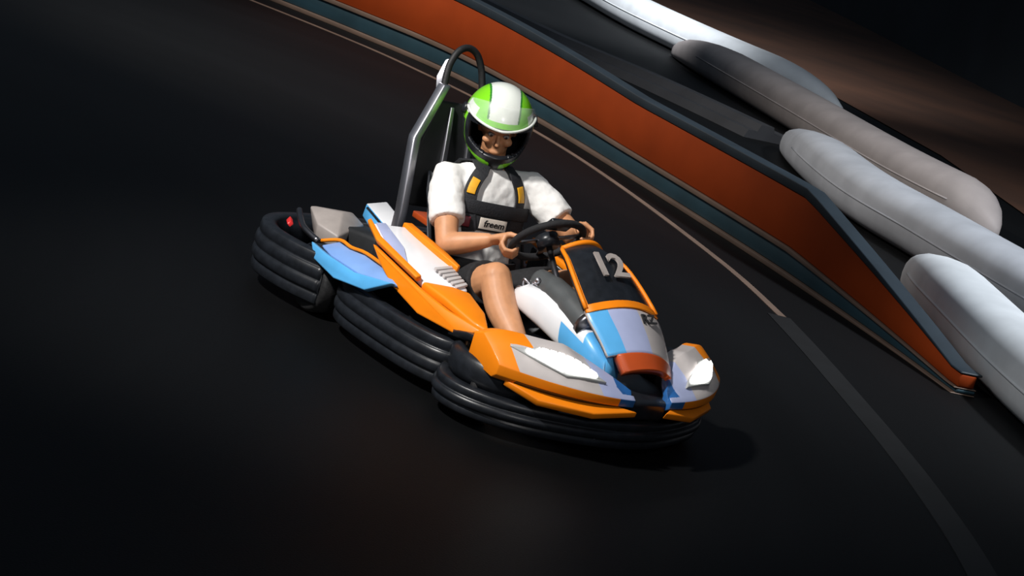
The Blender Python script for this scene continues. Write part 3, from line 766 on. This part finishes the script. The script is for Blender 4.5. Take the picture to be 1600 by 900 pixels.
body_o = fuse('body', [loc(b) for b in body], 'skin', PER, 0.0058, 4)
for s in (-1, 1):
    e = mesh('eye', *loc(ell_geo(hp_(0.082, s * 0.032, 0.004), hx * 0.013, hy * 0.014, hz * 0.010)), 'eye_white', PER, True)
    mesh('iris', *loc(ell_geo(hp_(0.0935, s * 0.032, 0.002), hx * 0.003, hy * 0.006, hz * 0.006)), 'iris', e, True)

# clothes
shirt = [torso_geo(0.010, 0.12, 0.97)]
for s in (-1, 1):
    a = SH[s]; b = SH[s].lerp(EL[s], 0.66)
    shirt.append(tube_geo([a.lerp(V(-0.41, 0, 0.72), 0.35), a + V(0, s * 0.004, 0.004), a.lerp(b, 0.5) + V(0, s * 0.010, 0), b], [0.066, 0.076, 0.077, 0.074], 20, True, False))
sh = fuse('t_shirt', [loc(b) for b in shirt], 'cotton', PER, 0.007, 5)
tx = bpy.data.textures.new('folds', 'CLOUDS'); tx.noise_scale = 0.07
dm = sh.modifiers.new('folds', 'DISPLACE'); dm.texture = tx; dm.strength = 0.016; dm.mid_level = 0.45
shorts = [torso_geo(0.014, 0.0, 0.22)]
for s in (-1, 1):
    h, k = HIP[s], KN[s]
    shorts.append(tube_geo([h - (k - h) * 0.15, h.lerp(k, 0.3) + V(0, 0, 0.01), h.lerp(k, 0.60) + V(0, 0, 0.008), h.lerp(k, 0.80)], [0.102, 0.108, 0.102, 0.095], 20, True, False))
fuse('shorts', [loc(b) for b in shorts], 'black_cloth', PER, 0.008, 4)
for s in (-1, 1):
    a = AN[s]; toe = a + V(0.165, 0, 0.055)
    heel = a + V(-0.015, 0, -0.045)
    shoe = fuse('shoe', [loc(g_) for g_ in (limb([a + V(-0.005, 0, 0.035), heel], [0.044, 0.042]), limb([heel + V(0.01, 0, 0), a + V(0.08, 0, -0.012), toe], [0.042, 0.044, 0.034]))], 'green_shoe', PER, 0.008, 4)
    so = [heel + V(-0.045, 0, -0.02), heel + V(-0.02, 0, -0.045), toe + V(0.03, 0, -0.045), toe + V(0.045, 0, -0.015)]
    q = []
    for (x, y) in ((0.0, 0.036), (0.06, 0.040), (0.14, 0.043), (0.20, 0.034), (0.232, 0.0), (0.20, -0.034), (0.14, -0.043), (0.06, -0.040), (0.0, -0.036), (-0.02, 0)):
        d_ = (toe - heel).normalized(); n_ = V(-d_.z, 0, d_.x)
        q.append(PI_ @ (heel + V(-0.015, 0, 0) + d_ * x + V(0, y, 0) - n_ * 0.030))
    slab('sole', q[::-1], 0.018, 'white_paint', shoe, 0.005)

# belts over the driver
def ribbon(name, pts, nrm, w, th, m, parent):
    rings = []
    for i, p in enumerate(pts):
        t = (pts[min(i + 1, len(pts) - 1)] - pts[max(i - 1, 0)]).normalized(); n = nrm[i]; sd = t.cross(n).normalized(); n2 = sd.cross(t)
        rings.append([p + sd * (w / 2) , p + sd * (w / 2) + n2 * th, p - sd * (w / 2) + n2 * th, p - sd * (w / 2)])
    v, f = loft_geo(rings); o = mesh(name, v, f, m, parent); bevel(o, th * 0.3, 2); return o
def tn(t, q):
    y = math.radians(-12); return (V(math.cos(y), math.sin(y), 0.1) + V(-math.sin(y), math.cos(y), 0) * (q * 0.9) + V(0, 0, max(0, t - 0.75) * 4)).normalized()
straps = {}
for s in (-1, 1):
    pts = []; nr_ = []
    for i in range(19):
        t = 0.42 + 0.49 * i / 18; q = s * (0.50 + 0.06 * math.sin(i / 18 * math.pi))
        pts.append(torso_pt(t, q, 0.021)); nr_.append(tn(t, q))
    top = pts[-1]
    for k, d in enumerate((V(-0.06, 0, 0.018), V(-0.14, 0, -0.005), V(-0.21, -s * 0.01, -0.07))):
        pts.append(top + d); nr_.append(V(0.25, 0, 1).normalized())
    st = ribbon('shoulder_strap', pts, nr_, 0.060, 0.008, 'webbing', KART); straps[s] = st
    ribbon('strap_pad', [p + n * 0.0085 for p, n in zip(pts[9:15], nr_[9:15])], nr_[9:15], 0.036, 0.005, 'yellow', st)
pts = []; nr_ = []
for i in range(17):
    q = -0.985 + 1.97 * i / 16; pts.append(torso_pt(0.575, q, 0.026)); nr_.append(tn(0.5, q))
cb = ribbon('chest_belt', pts, nr_, 0.058, 0.010, 'webbing', KART)
pts = []; nr_ = []
for i in range(17):
    q = -0.985 + 1.97 * i / 16; pts.append(torso_pt(0.24, q, 0.030)); nr_.append(tn(0.2, q))
ribbon('lap_belt', pts, nr_, 0.055, 0.010, 'webbing', KART)
# pale label with lettering on the belly belt, red release beside it
pts = []; nr_ = []
for i in range(9):
    q = -0.30 + 0.62 * i / 8; pts.append(torso_pt(0.480, q, 0.030)); nr_.append(tn(0.4, q))
bb = ribbon('belly_belt', [torso_pt(0.480, -0.98 + 1.96 * i / 16, 0.022) for i in range(17)], [tn(0.4, -0.98 + 1.96 * i / 16) for i in range(17)], 0.062, 0.009, 'webbing', KART)
ribbon('label_patch', pts, nr_, 0.048, 0.005, 'cream', bb)
n0 = tn(0.4, 0.02); x0 = (torso_pt(0.480, 0.2) - torso_pt(0.480, -0.15)).normalized()
text('lettering', 'freem', 0.042, 'ink', bb, torso_pt(0.480, 0.03, 0.030) + n0 * 0.0065, x0, (0.15, 0, 1), 0.0015, 0, bold=0.0006)
pts = []; nr_ = []
for i in range(5):
    q = -0.66 + 0.16 * i / 4; pts.append(torso_pt(0.475, q, 0.034)); nr_.append(tn(0.4, q))
ribbon('red_release', pts, nr_, 0.045, 0.012, 'crimson', bb)

# helmet
def helmet():
    nu, nv = 240, 150; A, B, C_ = 0.172, 0.152, 0.172
    vs = []; f = []; fm = []
    def pt(az, el, k=1.0):
        x = A * math.cos(el) * math.cos(az); y = B * math.cos(el) * math.sin(az); z = C_ * math.sin(el)
        if z < 0: x *= 1 + 0.10 * min(1, -z / 0.09); y *= 1 - 0.10 * min(1, -z / 0.14)
        fr = max(0, math.cos(az)) ** 2
        if z < 0.01: x += 0.022 * fr * min(1, (0.01 - z) / 0.06)
        if z < 0: z *= 1 + 0.30 * (0.4 + 0.6 * max(0, math.cos(az)))
        if x < 0: x *= 1.08
        return V(x * k, y * k, z * k)
    EL0 = math.radians(-58)
    els = [EL0 + (math.pi / 2 - EL0) * i / nv for i in range(nv + 1)]
    azs = [-math.pi + 2 * math.pi * j / nu for j in range(nu)]
    for k in (1.0, 0.90):
        for e in els:
            for a in azs: vs.append(pt(a, e, k))
    off = (nv + 1) * nu
    def port(i, j):
        if j < 0: j += nu
        e = math.degrees((els[i] + els[min(i + 1, nv)]) / 2); a = math.degrees(azs[j % nu]) + 180 / nu
        lo = -21 + 7 * (abs(a) / 62) ** 2; hi = 13 - 5 * (abs(a) / 62) ** 2
        return abs(a) < 60 and lo < e < hi
    def colour(i, j):
        e = math.degrees((els[i] + els[min(i + 1, nv)]) / 2); a = math.degrees(azs[j]) + 180 / nu; aa = abs(a)
        p = pt(math.radians(a), math.radians(e))
        if aa < 72 and -27 < e < 16: return 2                       # rubber frame of the eye port
        if e < -53: return 2
        if aa < 62 and e <= -27:                                     # chin bar
            ec = -34 + (aa - 8) * 0.15
            if aa > 10 and abs(e - ec) < 4.5: return 0
            return 2
        if 74 <= aa < 120 and e < 4 - (aa - 74) * 0.2:
            if abs(e - (-34 + (aa - 8) * 0.15)) < 5.5: return 0
            return 2
        if abs(p.y) < 0.062 and e > 24: return 1                     # white band over the crown
        if abs(p.y) < 0.070 and e > 24: return 3
        if 52 < aa < 92 and 14 < e < 32: return 1
        if e > 58 or aa > 128: return 3 if (int(aa / 11) % 2 and aa > 128) else 0
        return 0
    for i in range(nv):
        for j in range(nu):
            if port(i, j): continue
            q = (i * nu + j, i * nu + (j + 1) % nu, (i + 1) * nu + (j + 1) % nu, (i + 1) * nu + j)
            f.append(q); fm.append(colour(i, j))
            f.append(tuple(x + off for x in q[::-1])); fm.append(2)
            for (di, dj, ea, eb) in ((-1, 0, 0, 1), (1, 0, 2, 3), (0, -1, 3, 0), (0, 1, 1, 2)):
                ii, jj = i + di, j + dj
                if ii < 0 or (ii < nv and port(ii, jj % nu)):
                    f.append((q[eb], q[ea], q[ea] + off, q[eb] + off)); fm.append(2)
    R4 = HR.to_4x4(); R4.translation = PI_ @ (HC + hz * 0.008 - hx * 0.034)
    def X(p): return R4 @ Vector(p)
    H = mesh('helmet', [X(p) for p in vs], f, ['lime', 'helmet_white', 'black_plastic', 'dark_green'], PER, True, fm, recalc=False)
    H['label'] = 'lime green and white full-face helmet with black chin bar'
    def vis_edge(a): return 13 + 10 * (abs(math.degrees(a)) / 84) ** 1.2
    # clear visor flipped up over the brow
    v = []; ff = []; n1, n2 = 40, 12
    for k in (1.075, 1.062):
        for i in range(n2 + 1):
            e = 34 * i / n2
            for j in range(n1 + 1):
                a = math.radians(-84 + 168 * j / n1)
                ee = math.radians(vis_edge(a) + e * (1 - 0.7 * (abs(math.degrees(a)) / 84) ** 2))
                v.append(X(pt(a, ee, k)))
    m1 = n1 + 1; o2 = (n2 + 1) * m1
    for i in range(n2):
        for j in range(n1):
            q = (i * m1 + j, i * m1 + j + 1, (i + 1) * m1 + j + 1, (i + 1) * m1 + j); ff.append(q); ff.append(tuple(x + o2 for x in q[::-1]))
    for j in range(n1):
        ff.append((j, j + 1, j + 1 + o2, j + o2)); a = n2 * m1 + j; ff.append((a + 1, a, a + o2, a + 1 + o2))
    vis = mesh('visor', v, ff, 'clear_visor', H, True); vis['label'] = 'clear visor flipped up'
    tube('visor_edge', [X(pt(math.radians(-78 + 156 * j / 30), math.radians(vis_edge(math.radians(-78 + 156 * j / 30))), 1.07)) for j in range(31)], 0.006, 'helmet_white', vis, 8)
    for s in (-1, 1):
        a = math.radians(s * 88); c0 = X(pt(a, math.radians(14), 1.0)); c1 = X(pt(a, math.radians(14), 1.10))
        vv, fv = tube_geo([c0, c1], 0.024, 20); mesh('visor_pivot', vv, fv, 'black_plastic', H, True)
    # vents in the chin bar and on the brow
    for a in (-16, 0, 16):
        q = [X(pt(math.radians(a + da), math.radians(e), 1.012)) for da, e in ((-6, -36), (6, -36), (5, -42), (-5, -42))]
        slab('chin_vent', q[::-1], 0.006, 'dark_grey', H, 0.001)
    tube('lower_trim', [X(pt(2 * math.pi * j / 48, EL0, 0.99)) for j in range(49)], 0.006, 'pale_grey_paint', H, 8)
helmet()
